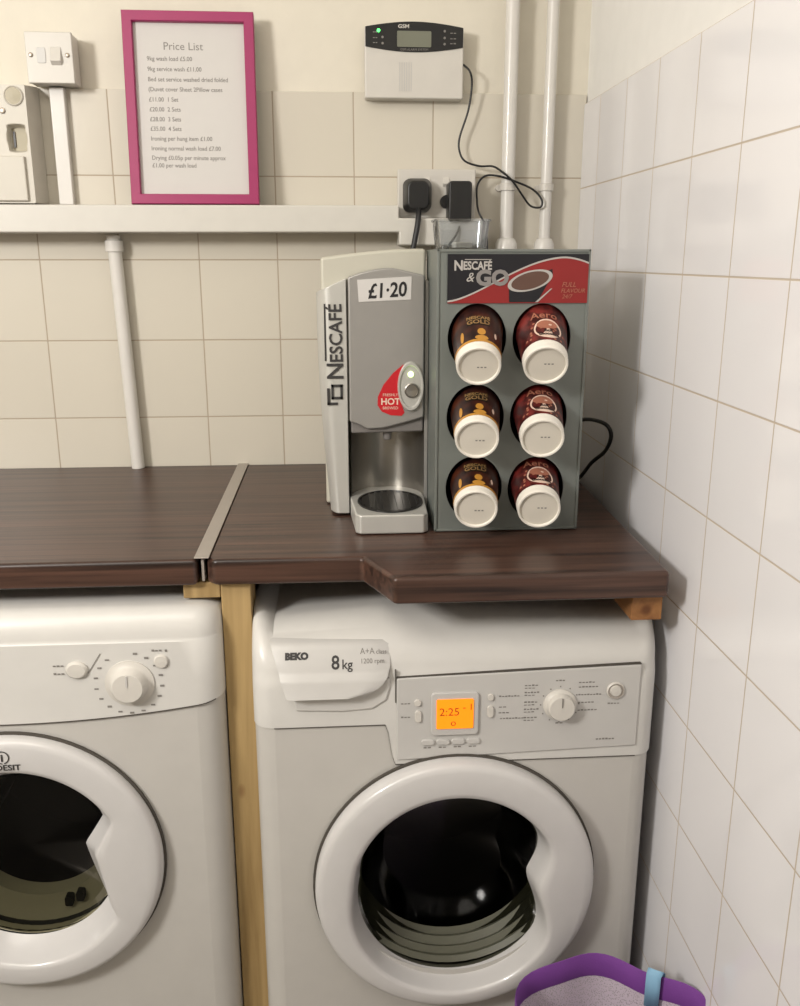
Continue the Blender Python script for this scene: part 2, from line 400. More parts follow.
def glass_bowl(parent, c, yf, rin, depth, steps):
    n = 96; ts = [2*PI*i/n for i in range(n)]
    def lp(k, y): return [(c[0]+rin(t)*k*math.cos(t), yf+y, c[1]+rin(t)*k*math.sin(t)) for t in ts]
    loops = [lp(k, y) for k, y in steps]
    loops.append([(c[0]+.002*math.cos(t), yf+steps[-1][1]+.004, c[1]+.002*math.sin(t)) for t in ts])
    return MB().loft(loops, closed=True, cap1=True).build('door_glass', 'bowl', parent, smooth=25)

# --- washing machine
WX0, WX1, WY = -.597, -.020, -.650
wc = (-.310, .460)
wm = thing('washing_machine', 'white front-loading washing machine with an orange lit screen, under the right worktop', 'washing machine', ((WX0+WX1)/2, -.33, 0))
machine_body(wm, WX0+.001, WX1-.002, WY, .73, wc, .165)
# top and fascia: curved front edge, ends rounded
def wprof(k, zb):      # k pulls the crown in towards the ends
    p = [(-.03, zb), (-.03, .866-k)]
    p += [(-.560-.086*math.sin(a), .796-k*.2+(.070-k*.8)*math.cos(a)) for a in [PI/2*i/12 for i in range(13)]]
    p += [(-.649, .788), (-.6515, .775), (-.6515, .72), (-.6515, zb)]
    return p
mb = MB(); rb = .030
xs = [(WX0+rb*(1-math.sin(PI/2*i/8)), .016*(1-math.sin(PI/2*i/8))**2) for i in range(9)]
def zlow(x):
    tt = min(1, max(0, (x+.412)/.014)); s_ = tt*tt*(3-2*tt); return .718+(.655-.718)*s_
allst = list(reversed(xs))[::-1]
allst = sorted(allst, key=lambda q: q[0])+[(-.412, 0), (-.408, 0), (-.405, 0), (-.402, 0), (-.398, 0)]+sorted([(WX0+WX1-x, k) for x, k in xs], key=lambda q: q[0])
loops = []
for x, k in allst:
    ins = max(0, rb-(x-WX0), rb-(WX1-x)); dy = rb-math.sqrt(max(0, rb*rb-ins*ins))
    loops.append([(x, (y+dy if y < -.5 else y), z) for y, z in wprof(k, zlow(x))])
mb.loft(loops, closed=True, cap0=True, cap1=True)
fa = mb.build('top_and_fascia', 'appliance_lid', wm, smooth=40)
MB().loft([[(x, y, z) for y, z in ((-.6522, zlow(x)+.0006), (-.6522, zlow(x)-.0008), (-.645, zlow(x)-.0008))] for x, k in allst if WX0+.029 < x < WX1-.029], closed=False).build('fascia_seam', 'gap', fa)
# front control panel, almost flush
PY = -.6540
mb = MB().prism([(-.396, .662), (-.396, .7885), (-.380, .7895), (-.060, .7985), (-.050, .7985), (-.050, .672)], 1, PY, -.640)
MB().prism([(-.396, .7890), (-.050, .7990), (-.050, .8000), (-.396, .7900)], 1, -.6520, -.640).build('panel_seam', 'gap', fa)
MB().prism([(-.3980, .752), (-.3968, .752), (-.3968, .800), (-.3980, .800)], 1, -.6527, -.640).build('drawer_seam', 'gap', fa)
cp = mb.build('control_panel', 'panel', wm, bevel=.002)
# soap drawer
def ylid(z):           # front of the curved top
    if z >= .866: return -.56
    if z >= .796: return -.560-.086*math.sin(math.acos((z-.796)/.070))
    return -.652
lo = []
for i in range(15):
    f = i/14; z = .770+.068*f
    xl = -.548-.022*f; q = max(0, 1-f/.62)
    xr = -.4045-.050*(1-math.sqrt(max(0, 1-q*q)))
    y = min(ylid(z)-.0035-.016*max(0, 1-f*1.25)**1.3, -.60)
    if i == 14: y += .002
    lo.append([(xl+(xr-xl)*j/10, y+(.004 if j in (0, 10) else 0), z) for j in range(11)]+[(xr, -.58, z), (xl, -.58, z)])
mb = MB().loft(lo, cap0=True, cap1=True)
dr = mb.build('soap_drawer', 'panel', wm, smooth=50)
mb = MB()
gp = [(-.540, .764), (-.536, .744), (-.47, .741), (-.43, .744), (-.410, .757), (-.405, .775)]
gp = gp+[(-.405, .79), (-.54, .79)]
mb.prism(gp, 1, -.6545, -.640); mb.build('drawer_grip', 'appliance_lid', dr, bevel=.003)
def on_drawer(x0, z0): return lambda u, v: (x0+u, ylid(z0+v)-.0040-.016*max(0, 1-(z0+v-.770)/.068*1.25)**1.3, z0+v)
MB().text('BEKO', .0108, on_drawer(-.549, .819), 0, bold=.0008, squeeze=1.15).build('brand_lettering', 'dark_print', dr)
mb = MB().text('8', .0235, on_drawer(-.486, .806), 0, bold=.0004); mb.text('kg', .0165, on_drawer(-.4715, .806), 0, bold=.0002)
mb.build('capacity_lettering', 'dark_print', dr)
mb = MB().text('A+A', .0105, on_drawer(-.446, .823), 0); mb.text('class', .008, on_drawer(-.424, .823), 0); mb.text('1200 rpm', .0085, on_drawer(-.446, .812), 0)
mb.build('rating_lettering', 'grey_print', dr)
# screen
sx0, sx1, sz0, sz1 = -.348, -.281, .701, .767
mb = MB().prism(rrect(sx0, sx1, sz0, sz1, .006), 1, PY-.004, PY+.002)
sb = mb.build('screen_bezel', 'panel', cp, bevel=.0015)
MB().prism(rrect(-.3405, -.2885, .7125, .7575, .002), 1, PY-.0055, PY).build('screen', 'lcd', cp)
mb = MB()
mb.text('2:25', .017, on_front(PY-.0058, -.337, .733), 0); mb.text('- 1', .014, on_front(PY-.0058, -.304, .741), 0)
mb.text('o', .015, on_front(PY-.0058, -.321, .717), 0)
mb.build('screen_digits', 'lcd_digit', cp)
def button(parent, x, z, w_, h, y, m='white_plastic'):
    return MB().prism(rrect(x-w_/2, x+w_/2, z-h/2, z+h/2, min(w_, h)*.48), 1, y-.003, y+.002).build('button', m, parent, bevel=.0008)
for x, z, w_, h in ((-.367, .752, .010, .010), (-.366, .731, .009, .018), (-.264, .757, .008, .010), (-.264, .735, .009, .018)): button(cp, x, z, w_, h, PY)
for i in range(4): button(cp, -.352+.0215*i, .690, .019, .008, PY, 'panel')
MB().lathe([(.013, -.001), (.013, .002), (.0115, .0035), (.0095, .0025), (.0085, .002), (.0075, .0045), (.0001, .005)], (-.086, PY, .761), n=28, mis=[0, 0, 1, 1, 0, 0]).build('power_button', ['white_plastic', 'alu'], cp)
kb = MB().lathe([(.0235, -.001), (.0235, .003), (.0205, .005), (.0195, .006), (.0188, .0135), (.0175, .0155), (.0001, .016)], (-.165, PY, .742), n=44)
kb = kb.build('programme_knob', 'white_plastic', cp)
MB().box(-.1658, -.1642, PY-.0167, PY-.0145, .7445, .7585).build('knob_mark', 'grey_print', kb)
mb = MB()
for x, z in ((-.380, .750), (-.380, .729)): dash(mb, x-.010, x+.004, z, PY-.0004)
dash(mb, -.252, -.222, .7565, PY-.0004); dash(mb, -.252, -.240, .740, PY-.0004); dash(mb, -.252, -.236, .731, PY-.0004); dash(mb, -.250, -.215, .722, PY-.0004)
for i in range(4): dash(mb, -.358+.0215*i, -.346+.0215*i, .680, PY-.0004)
mb.build('button_captions', 'grey_print', cp); mb = MB()
for k, z in enumerate((.772, .761, .746, .735, .722)):
    dash(mb, -.216, -.196+.002*(k % 2), z, PY-.0004); dash(mb, -.216, -.200, z-.004, PY-.0004, .0016)
for k, z in enumerate((.774, .767, .755, .743, .731)):
    dash(mb, -.139, -.115+.005*(k % 3), z, PY-.0004)
dash(mb, -.172, -.158, .778, PY-.0004); dash(mb, -.170, -.158, .712, PY-.0004); dash(mb, -.096, -.078, .740, PY-.0004)
dash(mb, -.110, -.082, .684, PY-.0004, .0026)
for k in range(12):
    a = 2*PI*k/12; x, z = -.165+.0275*math.cos(a), .742+.0275*math.sin(a)
    mb.box(x-.0009, x+.0009, PY-.0004, PY, z-.0009, z+.0009)
mb.build('programme_captions', 'grey_print', cp)
drum(wm, wc, WY, .160, 'seal_grey', .013)
def w_in(t):
    """opening of the washing machine door: round, a scoop on the right for the handle"""
    c_, s_ = math.cos(t), math.sin(t)
    r = .150+.030*max(0, -s_)
    d = (t+.10+PI) % (2*PI)-PI                            # angle from the scoop's middle
    e = max(0, 1-abs(d)/.62); e = e*e*(3-2*e)
    return r-.030*e
wd = door(wm, wc, WY, .2060, w_in, .030)
glass_bowl(wd, wc, WY, w_in, 0, [(.97, .008), (.92, .016), (.915, .022), (.885, .036), (.88, .042), (.84, .060), (.83, .066), (.76, .088), (.66, .105), (.4, .116)])

# --- tumble dryer
DX0, DX1, DY = -1.236, -.640, -.620
dc = (-.943, .503)
td = thing('tumble_dryer', 'white tumble dryer with a single round dial, under the left worktop', 'tumble dryer', ((DX0+DX1)/2, -.31, 0))
machine_body(td, DX0+.001, DX1-.001, DY, .75, dc, .16, .036)
mb = MB(); rb = .036; loops = []
xs = [DX0+rb*(1-math.cos(PI/2*i/8)) for i in range(9)]
xs = xs+[DX0+rb+(DX1-DX0-2*rb)*i/24 for i in range(1, 24)]+[DX0+DX1-x for x in reversed(xs)]
for x in xs:
    ins = max(0, rb-(x-DX0), rb-(DX1-x)); dy = rb-math.sqrt(max(0, rb*rb-ins*ins)); k = .010*(ins/rb)**2
    zb = .722+.026*((x-dc[0])/.3)**2
    pr = [(-.03, zb), (-.03, .884-k)]+[(-.590-.030*math.sin(a)+dy, .846-k*.5+(.038-k*.5)*math.cos(a)) for a in [PI/2*i/8 for i in range(9)]]
    pr += [(-.6205+dy, .842), (-.6222+dy, .840), (-.6225+dy, .78), (-.6225+dy, zb)]
    loops.append([(x, y, z) for y, z in pr])
mb.loft(loops, closed=True, cap0=True, cap1=True); dfa = mb.build('top_and_fascia', 'appliance_lid', td, smooth=40)
dyf = lambda x: (lambda i_: rb-math.sqrt(max(0, rb*rb-i_*i_)))(max(0, rb-(x-DX0), rb-(DX1-x)))
zs = lambda x: .722+.026*((x-dc[0])/.3)**2
MB().loft([[(x, y, z) for y, z in ((-.6228+dyf(x), zs(x)+.0008), (-.6228+dyf(x), zs(x)-.0010), (-.615+dyf(x), zs(x)-.0010))] for x in xs if DX0+.01 < x < DX1-.01], closed=False).build('fascia_seam', 'gap', dfa)
FY = -.6225
kb = MB().lathe([(.034, -.001), (.034, .002), (.027, .0035), (.0265, .004), (.0245, .006), (.0225, .016), (.0205, .0185), (.0001, .019)], (-.766, FY, .780), n=44).build('timer_dial', 'white_plastic', td)
MB().box(-.7672, -.7648, FY-.0200, FY-.018, .783, .799).build('dial_mark', 'panel', kb)
MB().lathe([(.0125, -.001), (.0125, .003), (.010, .006), (.0001, .0065)], (-.836, FY, .803), n=28, sx=1.2).build('button', 'white_plastic', td)
MB().lathe([(.010, -.001), (.010, .002), (.0085, .004), (.0001, .0045)], (-.721, FY, .812), n=28).build('button', 'white_plastic', td)
mb = MB()
for k in range(16):
    a = PI*.5-2*PI*(k+.7)/17.5; x, z = -.766+.0455*math.cos(a), .780+.0455*math.sin(a)
    dash(mb, x-.004, x+.004, z-.0012, FY-.0008, .003)
mb.build('dial_marks', 'grey_print', td); mb = MB()
dash(mb, -.733, -.718, .827, FY-.0008, .003); dash(mb, -.715, -.711, .826, FY-.0008, .005)
for z in (.808, .796): dash(mb, -.868, -.852, z, FY-.0008, .003)
mb.add([(-.822, FY-.0008, .797), (-.8205, FY-.0008, .797), (-.802, FY-.0008, .826), (-.8035, FY-.0008, .826)], [(0, 1, 2, 3)])
dash(mb, -.985, -.955, .812, FY-.0008, .003); dash(mb, -.985, -.960, .800, FY-.0008, .003)
mb.build('button_captions', 'grey_print', td)
drum(td, dc, DY, .155)
P1, PT, P2 = (.139, .072), (.110, .016), (.128, -.081)
def seg_r(t, A, B):
    c_, s_ = math.cos(t), math.sin(t); ex, ez = B[0]-A[0], B[1]-A[1]
    den = c_*ez-s_*ex
    return (A[0]*ez-A[1]*ex)/den
def d_in(t):
    a = (t+PI) % (2*PI)-PI
    t1, tt, t2 = math.atan2(P1[1], P1[0]), math.atan2(PT[1], PT[0]), math.atan2(P2[1], P2[0])
    if tt <= a <= t1: return seg_r(a, PT, P1)
    if t2 <= a < tt: return seg_r(a, P2, PT)
    return .1535+.013*max(0, -math.sin(a))
dd = door(td, dc, DY, .2055, d_in, .024, .022)
mb = MB()
mb.text('INDESIT', .0120, on_front(DY-.0252, dc[0], .6645), 0, 'CENTER', bold=.0003, squeeze=1.12)
mb.text('i', .0155, on_front(DY-.0252, dc[0], .6785), 0, 'CENTER', bold=.0006)
for k in range(24):
    if k in (18,): continue
    a0, a1 = 2*PI*k/24, 2*PI*(k+1)/24
    q = [(dc[0]+r*math.cos(a), DY-.0252, .684+r*math.sin(a)) for r, a in ((.0085, a0), (.0102, a0), (.0102, a1), (.0085, a1))]
    mb.add(q, [(0, 1, 2, 3)])
mb.build('lettering', 'dark_print', dd)
glass_bowl(dd, dc, DY, d_in, 0, [(.845, .0165), (.82, .020), (.79, .024), (.5, .028)])
# pale fluff filter housing seen through the glass at the bottom
mb = MB(); n = 24; lo = []
for r, y in ((.152, -.002), (.150, .018), (.132, .03), (.112, .034), (.110, .06)):
    lo.append([(dc[0]+r*math.cos(PI*(1.12+.76*i/n)), DY+y+.03, dc[1]+r*math.sin(PI*(1.12+.76*i/n))) for i in range(n+1)])
mb.loft(lo, closed=False)
ft = mb.build('filter_housing', 'filter', td)
for a in (PI*1.61, PI*1.66):
    x, z = dc[0]+.124*math.cos(a), dc[1]+.124*math.sin(a)
    MB().prism(rrect(x-.006, x+.006, z-.008, z+.008, .003), 1, DY+.050, DY+.066).build('filter_slot', 'rubber', ft)

# ------------------------------------------------------------------ coffee machine
cm = thing('coffee_machine', 'silver hot drinks machine with a handwritten price label and red badge on its front', 'coffee machine', (-.41, -.27, WZ))
ZB = WZ+.001
def ztop(x):          # arched top line of the front
    return 1.303+(1.338-1.303)*math.sin(min(1, max(0, (x+.500)/.115))*PI/2)-.012*max(0, (x+.385)/.055)
# back body with its taller warm-grey hood
mb = MB()
bx0, bx1 = -.492, -.332
hood = [(bx0, ZB), (bx0-.001, 1.352)]+[(bx0+.155*i/10, 1.352+.013*math.sin(i/10*PI/2)) for i in range(1, 11)]+[(bx1, 1.364), (bx1, ZB)]
mb.prism(hood, 1, -.372, -.13)
# leave the cup bay open: block is only behind it
mb = MB(); mb.prism(hood, 1, -.318, -.13); mb.prism([(bx0, 1.10), (bx0-.001, 1.352)]+[(bx0+.155*i/10, 1.352+.013*math.sin(i/10*PI/2)) for i in range(1, 11)]+[(bx1, 1.364), (bx1, 1.10)], 1, -.374, -.317)
mb.build('body', 'silver_top', cm, bevel=.006, segs=3)
# left side panel, pillowed, tapering to the foot
lo = []; NZ = 14
for k in range(NZ+1):
    f = k/NZ
    row = []
    for i in range(9):
        u = i/8
        xl = -.484-.016*math.sin(min(1, f*1.15)*PI/2); x = xl+(-.4545-xl)*u
        zt = ztop(x)-.002; z = ZB+.003+(zt-ZB-.003)*f
        yy = -.392+.022*(max(0, 1-u/.45))**2.2
        row.append((x, yy, z))
    back = [(-.4545, -.318, row[-1][2]), (row[0][0]+.003, -.318, row[0][2])]
    lo.append(row+back)
sp_ = MB().loft(lo, cap0=True, cap1=True).build('side_panel', 'silver_light', cm, bevel=.0015)
mb = MB()
sl = -.008/.3
vert = lambda x0, z0: (lambda u, v: (x0-v-(u*.012), -.3935, z0+u))      # reads upwards
mb.text('N', .036, vert(-.4610, 1.1690), 0, bold=.0006, squeeze=.98)
mb.text('ESCAFÉ', .0280, vert(-.4615, 1.1955), 0, bold=.0005, squeeze=.96)
mb.box(-.4890, -.4866, -.3905, -.3880, 1.198, 1.284)
# square cup emblem under the name
for (a, b, c_, d_) in ((-.4865, -.4825, 1.130, 1.156), (-.4865, -.470, 1.130, 1.134), (-.480, -.476, 1.139, 1.162), (-.480, -.462, 1.158, 1.162), (-.466, -.462, 1.139, 1.162), (-.480, -.462, 1.139, 1.143)):
    mb.box(a, b, -.3935, -.390, c_, d_)
mb.build('lettering', 'dark_print', sp_)
# right jamb
MB().box(-.3345, -.3285, -.388, -.318, ZB, 1.318).build('side_jamb', 'silver', cm, bevel=.001)
# front door
DYF = -.398
xs = [-.452+.116*i/12 for i in range(13)]
poly = [(x, ztop(x)-.001) for x in xs]+[(-.336, 1.110), (-.360, 1.103), (-.400, 1.093), (-.425, 1.092), (-.440, 1.100), (-.452, 1.104)]
fd = MB().prism(poly, 1, DYF, -.376).build('front_door', 'silver', cm, bevel=.003, segs=3)
# chin under the door
poly = [(-.450, 1.105), (-.336, 1.111), (-.336, 1.086), (-.45, 1.084)]
MB().prism(poly, 1, DYF+.008, -.318).build('dispensing_head', 'chin', cm, bevel=.003)
nz = MB().lathe([(.0075, 0), (.0065, .012), (.0045, .014), (.0001, .014)], (-.392, -.374, 1.0845), (0, 0, -1), 20).build('nozzle', 'chin', cm)
# curved steel back of the cup bay
lo = []
for z in (.968, 1.09):
    lo.append([(-.3925+.058*math.cos(PI*i/24), -.388+.066*math.sin(PI*i/24), z) for i in range(25)])
MB().loft(lo, closed=False).build('cup_bay', 'steel', cm)
# drip tray
tp = [(-.4525, -.322), (-.4525, -.40), (-.447, -.492), (-.440, -.500), (-.345, -.500), (-.338, -.492), (-.3345, -.40), (-.3345, -.322)]
dt = MB().prism(tp, 2, ZB, .981).build('drip_tray', 'silver_light', cm, bevel=.003)
mb = MB()
ell = lambda k, z: [(-.391+.051*k*math.cos(2*PI*i/48), -.424+.066*k*math.sin(2*PI*i/48), z) for i in range(48)]
mb.loft([ell(1, .9815), ell(1, .9835), ell(.93, .9840), ell(.92, .9822)], cap1=True)
for k in range(9):
    x = -.433+.0105*k; h = .066*.9*math.sqrt(max(0, 1-((x+.391)/.046)**2))
    if h > .01: mb.box(x-.0018, x+.0018, -.424-h, -.424+h, .982, .9838)
mb.build('drip_grille', 'grille', dt)
# red badge and control oval
mb = MB()
lf = [(-.368, 1.193), (-.384, 1.180), (-.399, 1.162), (-.408, 1.143), (-.4085, 1.130), (-.402, 1.120), (-.388, 1.114), (-.371, 1.113), (-.3665, 1.118), (-.3735, 1.138), (-.375, 1.160), (-.372, 1.180)]
bd = MB().prism(lf, 1, DYF-.0012, DYF+.001).build('badge', 'red', fd)
mb = MB()
mb.text('FRESHLY', .0062, on_front(DYF-.0014, -.3885, 1.1440), 0, 'CENTER'); mb.text('HOT', .0140, on_front(DYF-.0014, -.3885, 1.1310), 0, 'CENTER', bold=.0004)
mb.text('BREWED', .0062, on_front(DYF-.0014, -.3885, 1.1235), 0, 'CENTER')
mb.build('badge_lettering', 'cream_print', bd)
mb = MB(); oc = (-.357, 1.159)
def ov(k, y): return [(oc[0]+.0205*k*math.cos(2*PI*i/40), y, oc[1]+.0385*k*math.sin(2*PI*i/40)) for i in range(40)]
mb.loft([ov(1, DYF), ov(1, DYF-.004), ov(.95, DYF-.006), ov(.86, DYF-.006), ov(.80, DYF-.0035)], cap1=True)
co = mb.build('control_oval', 'silver_light', fd)
MB().lathe([(.0045, .003), (.0045, .0055), (.003, .0065), (.0001, .0068)], (-.357, DYF, 1.178), n=20).build('power_light', 'led', co)
MB().lathe([(.0115, .003), (.0115, .006), (.0100, .007), (.0090, .0055), (.0001, .0045)], (-.3555, DYF, 1.153), n=28).build('start_button', 'steel', co)
# price label
pp = [(-.438, 1.3195), (-.356, 1.3245), (-.3565, 1.2905), (-.436, 1.2870)]
pl_ = MB().prism(pp, 1, DYF-.0012, DYF+.0005).build('price_label', 'paper', fd)
pl_['label'] = 'white paper label with the price written in black marker'
mb = MB()
mb.text('£1·20', .0300, lambda u, v: (-.4225+u+v*.05, DYF-.0016, 1.2925+v+u*.06), 0, bold=.0007, squeeze=.86)
mb.build('handwriting', 'ink', pl_)

# ------------------------------------------------------------------ cup display stand
ds = thing('cup_display_stand', 'grey board stand with six round openings holding paper cups, beside the wall', 'display stand', (-.219, -.42, WZ))
SX0, SX1, SY, SZ0, SZ1 = -.328, -.109, -.490, WZ+.001, 1.363
mb = MB()
holes = [(-.269, 1.240), (-.175, 1.240), (-.269, 1.125), (-.175, 1.124), (-.269, 1.018), (-.175, 1.016)]
cells = []
zc = [1.363, 1.1830, 1.0710, SZ0]
xm = -.222
# header strip is the top of the first row's plate
for (cx, cz), (xa, xb, za, zb) in zip(holes, [(SX0, xm, zc[1], zc[0]), (xm, SX1, zc[1], zc[0]), (SX0, xm, zc[2], zc[1]), (xm, SX1, zc[2], zc[1]), (SX0, xm, zc[3], zc[2]), (xm, SX1, zc[3], zc[2])]):
    el = (lambda cx, cz: (lambda t_: (cx+.0425*math.cos(t_), cz+.0485*math.sin(t_))))(cx, cz)
    plate_hole(mb, (xa, xb, za, zb), (cx, cz), el, SY)
    ring = [el(2*PI*i/48) for i in range(48)]
    mb.loft([[(x, SY, z) for x, z in ring], [(x, SY+.003, z) for x, z in ring], [(cx+.006+(x-cx)*1.06, SY+.09, cz+.040+(z-cz)*1.0) for x, z in ring], [(cx+.006, SY+.09, cz+.040)]*48], 0, mis=[0, 1, 1])
mb.add([(SX0, SY, SZ0), (SX1, SY, SZ0), (SX1, SY, SZ1), (SX0, SY, SZ1), (SX0, -.345, SZ0), (SX1, -.345, SZ0), (SX1, -.345, SZ1), (SX0, -.345, SZ1)],
       [(0, 1, 5, 4), (1, 2, 6, 5), (2, 3, 7, 6), (3, 0, 4, 7), (4, 5, 6, 7)])
mb.build('stand_body', ['board', 'hole'], ds, smooth=30)
mb = MB()
for (a, b, c_, d_) in ((SX0, SX0+.004, SZ0, SZ1), (SX1-.004, SX1, SZ0, SZ1), (SX0, SX1, SZ1-.004, SZ1), (SX0, SX1, SZ0, SZ0+.004)):
    mb.box(a, b, SY-.002, SY+.001, c_, d_)
mb.build('edge_trim', 'board', ds, bevel=.001)
# header panel
HX0, HX1, HZ0, HZ1 = -.313, -.112, 1.289, 1.3565
hp = MB().box(HX0, HX1, SY-.0025, SY+.0005, HZ0, HZ1).build('header_panel', 'header_dark', ds)
hw, hh = HX1-HX0, HZ1-HZ0
yh = SY-.0028
def H(u, v, y=yh): return (HX0+u*hw, y, HZ0+v*hh)
def swoosh(u): return .02+.90*math.sin(min(1, u/.86)*PI/2)**1.5-.12*max(0, (u-.80)/.2)**2
mb = MB(); us = [i/30 for i in range(31)]
mb.add([H(u, 0) for u in us]+[H(u, swoosh(u)) for u in us], [(i, i+1, 32+i, 31+i) for i in range(30)], 0)
mb.add([H(u, swoosh(u), yh-.0002) for u in us]+[H(u, swoosh(u)+.035, yh-.0002) for u in us], [(i, i+1, 32+i, 31+i) for i in range(30)], 1)
# cup of coffee lying across the swoosh
def rot(u, v, a): return (.585+(u*math.cos(a)-v*math.sin(a)*.36), .46+(u*math.sin(a)*2.6+v*math.cos(a)))
EL = lambda k: [rot(.165*k*math.cos(2*PI*i/36), .20*k*math.sin(2*PI*i/36), .30) for i in range(36)]
body = [H(u, v, yh-.0004) for u, v in [(.435, .30), (.44, .02), (.64, .02), (.745, .58), (.74, .70)]]
mb.add(body, [tuple(range(5))], 3)
mb.add([H(*p, yh-.0006) for p in EL(1)], [tuple(range(36))], 1)
mb.add([H(*p, yh-.0008) for p in EL(.84)], [tuple(range(36))], 2)
mb.add([H(.625, .02, yh-.0006), H(.645, .02, yh-.0006), H(.745, .30, yh-.0006), H(.735, .30, yh-.0006)], [(0, 1, 2, 3)], 1)
mb.build('header_artwork', ['header_red', 'silver_print', 'header_brown', 'header_dark'], hp)
mb = MB()
mb.text('N', .0190, on_front(yh-.001, HX0+.0085, HZ0+.0455), 0, bold=.0006, squeeze=.9)
mb.text('ESCAFÉ', .0155, on_front(yh-.001, HX0+.0215, HZ0+.0465), 0, bold=.0005, squeeze=.80)
mb.box(HX0+.024, HX0+.062, yh-.001, yh, HZ0+.0595, HZ0+.0605)
mb.text('&', .018, on_front(yh-.001, HX0+.0255, HZ0+.0300), 0, shear=.3)
mb.build('brand_lettering', 'silver_print', hp); mb = MB()
mb.text('GO', .0285, on_front(yh-.0012, HX0+.040, HZ0+.0255), 0, bold=.0014, squeeze=1.05); mb.build('range_lettering', 'go_grey', hp); mb = MB()
mb.text('FULL', .0095, on_front(yh-.001, HX0+.163, HZ0+.0225), 1, shear=.25); mb.text('FLAVOUR', .0080, on_front(yh-.001, HX0+.162, HZ0+.0145), 1, shear=.25); mb.text('24/7', .0080, on_front(yh-.001, HX0+.164, HZ0+.0065), 1, shear=.25)
mb.build('flavour_lettering', ['silver_print', 'mocha_print'], hp)

# ---- six cups, base outwards, tipped down towards the room
def cone_map(axis_r, h0, r0, slope):
    """text laid around the cup; v runs towards the rim, upper side of the cup"""
    return lambda u, v: (math.sin(u/r0)*(r0+slope*v), -(h0-v), math.cos(u/r0)*(r0+slope*v))
CL = .105; R0, R1 = .0300, .0395       # base and rim radius; local -y points out of the stand
def rad(h): return R1+(R0-R1)*h/CL      # h from rim (0) to base (CL)
def make_cup(kind, label, group):
    c = thing('paper_cup', label, 'paper cup', (0, 0, 0), (0, 0, .001), group); ROOT[c] = Vector((0, 0, 0))
    mb = MB()
    mb.lathe([(rad(0), 0), (rad(CL*.83), CL*.83)], (0, 0, 0), n=40)
    sl_ = mb.build('sleeve', 'cup_dark' if kind == 0 else 'cup_red', c)
    rr = rad(CL*.83)
    bm_ = MB()
    if kind == 0: bm_.lathe([(rr+.0010, CL*.81), (rr+.0006, CL*.86)], (0, 0, 0), n=40, mi=1)
    bm_.lathe([(rr, CL*.83), (rr+.0004, CL*.85), (rr-.0002, CL*.885), (.0312, CL*.89), (.0315, CL*.93), (.0311, CL*.985), (.0304, CL), (.0284, CL), (.0278, CL*.992), (.0275, CL*.965)], (0, 0, 0), n=40, mi=0)
    bm_.build('base_rim', ['cup_white', 'gold'], c)
    b_ = MB().lathe([(.0277, CL*.967), (.018, CL*.969), (.0001, CL*.970)], (0, 0, 0), n=40)
    b_.build('base_disc', 'cup_base', c)
    mk = MB()
    for k in range(3): mk.box(-.002+.005*k, .001+.005*k, -CL*.971, -CL*.9705, -.004+.004*(kind), -.002+.004*kind)
    mk.build('base_stamp', 'grey_print', c)
    # printing on the upper side
    pr = MB()
    def on(hu, hv, d=.0004):            # hu across (metres), hv from rim
        r = rad(hv)+d; return (math.sin(hu/r)*r, -hv, math.cos(hu/r)*r)
    def blob(cx, cy, a, b, mi, d): pr.add([on(cx+a*math.cos(2*PI*i/24), cy+b*math.sin(2*PI*i/24), d) for i in range(24)]+[on(cx, cy, d)], [(i, (i+1) % 24, 24) for i in range(24)], mi)
    def txt(s_, size, cx, cy, mi, d=.0010): pr.text(s_, size, lambda u, v: on(cx+u, cy-v, d), mi, 'CENTER', bold=.0003)
    if kind == 0:
        pr.add([on(-.0165+.033*i/12, .033, .0003) for i in range(13)]+[on(-.0165+.033*i/12, .053, .0003) for i in range(13)], [(i, i+1, 14+i, 13+i) for i in range(12)], 3)
        txt('NESCAFÉ', .0085, 0, .0400, 0); txt('GOLD', .0120, 0, .0505, 0)
        blob(.004, .068, .0058, .0072, 1, .0006); blob(.004, .081, .0095, .0050, 1, .0007); blob(-.025, .072, .0030, .011, 1, .0006); blob(.026, .068, .0022, .006, 2, .0006)
    else:
        txt('Aero', .0190, 0, .0390, 0)
        blob(.004, .062, .0205, .0210, 2, .0005); blob(.003, .054, .0150, .0090, 0, .0008)
        txt('hot', .0085, .004, .0700, 3); txt('chocolate', .0075, .005, .0770, 3)
        for i in range(14): blob(random.uniform(-.03, .03), random.uniform(.045, .084), .002, .002, 0, .0003)
    pr.build('sleeve_print', ['mocha_print', 'gold', 'cream_print', 'hole'] if kind else ['dull_gold', 'gold', 'cream_print', 'hole'], sl_)
    return c
def dup(root, label):
    r = root.copy(); C.objects.link(r); r['label'] = label
    for ch in list(root.children):
        c = ch.copy(); C.objects.link(c); c.parent = r
        for g in list(ch.children):
            d = g.copy(); C.objects.link(d); d.parent = c
    return r
rows = ['top row', 'middle row', 'bottom row']
labels = [['dark brown gold-trimmed paper cup poking from the %s of the stand' % r for r in rows], ['red-brown paper cup with a cream splash poking from the %s of the stand' % r for r in rows]]
protos = [None, None]
tips = [[(-.2755, 1.206), (-.1815, 1.2065)], [(-.2755, 1.1035), (-.1820, 1.1035)], [(-.2745, 1.0010), (-.1825, .9995)]]
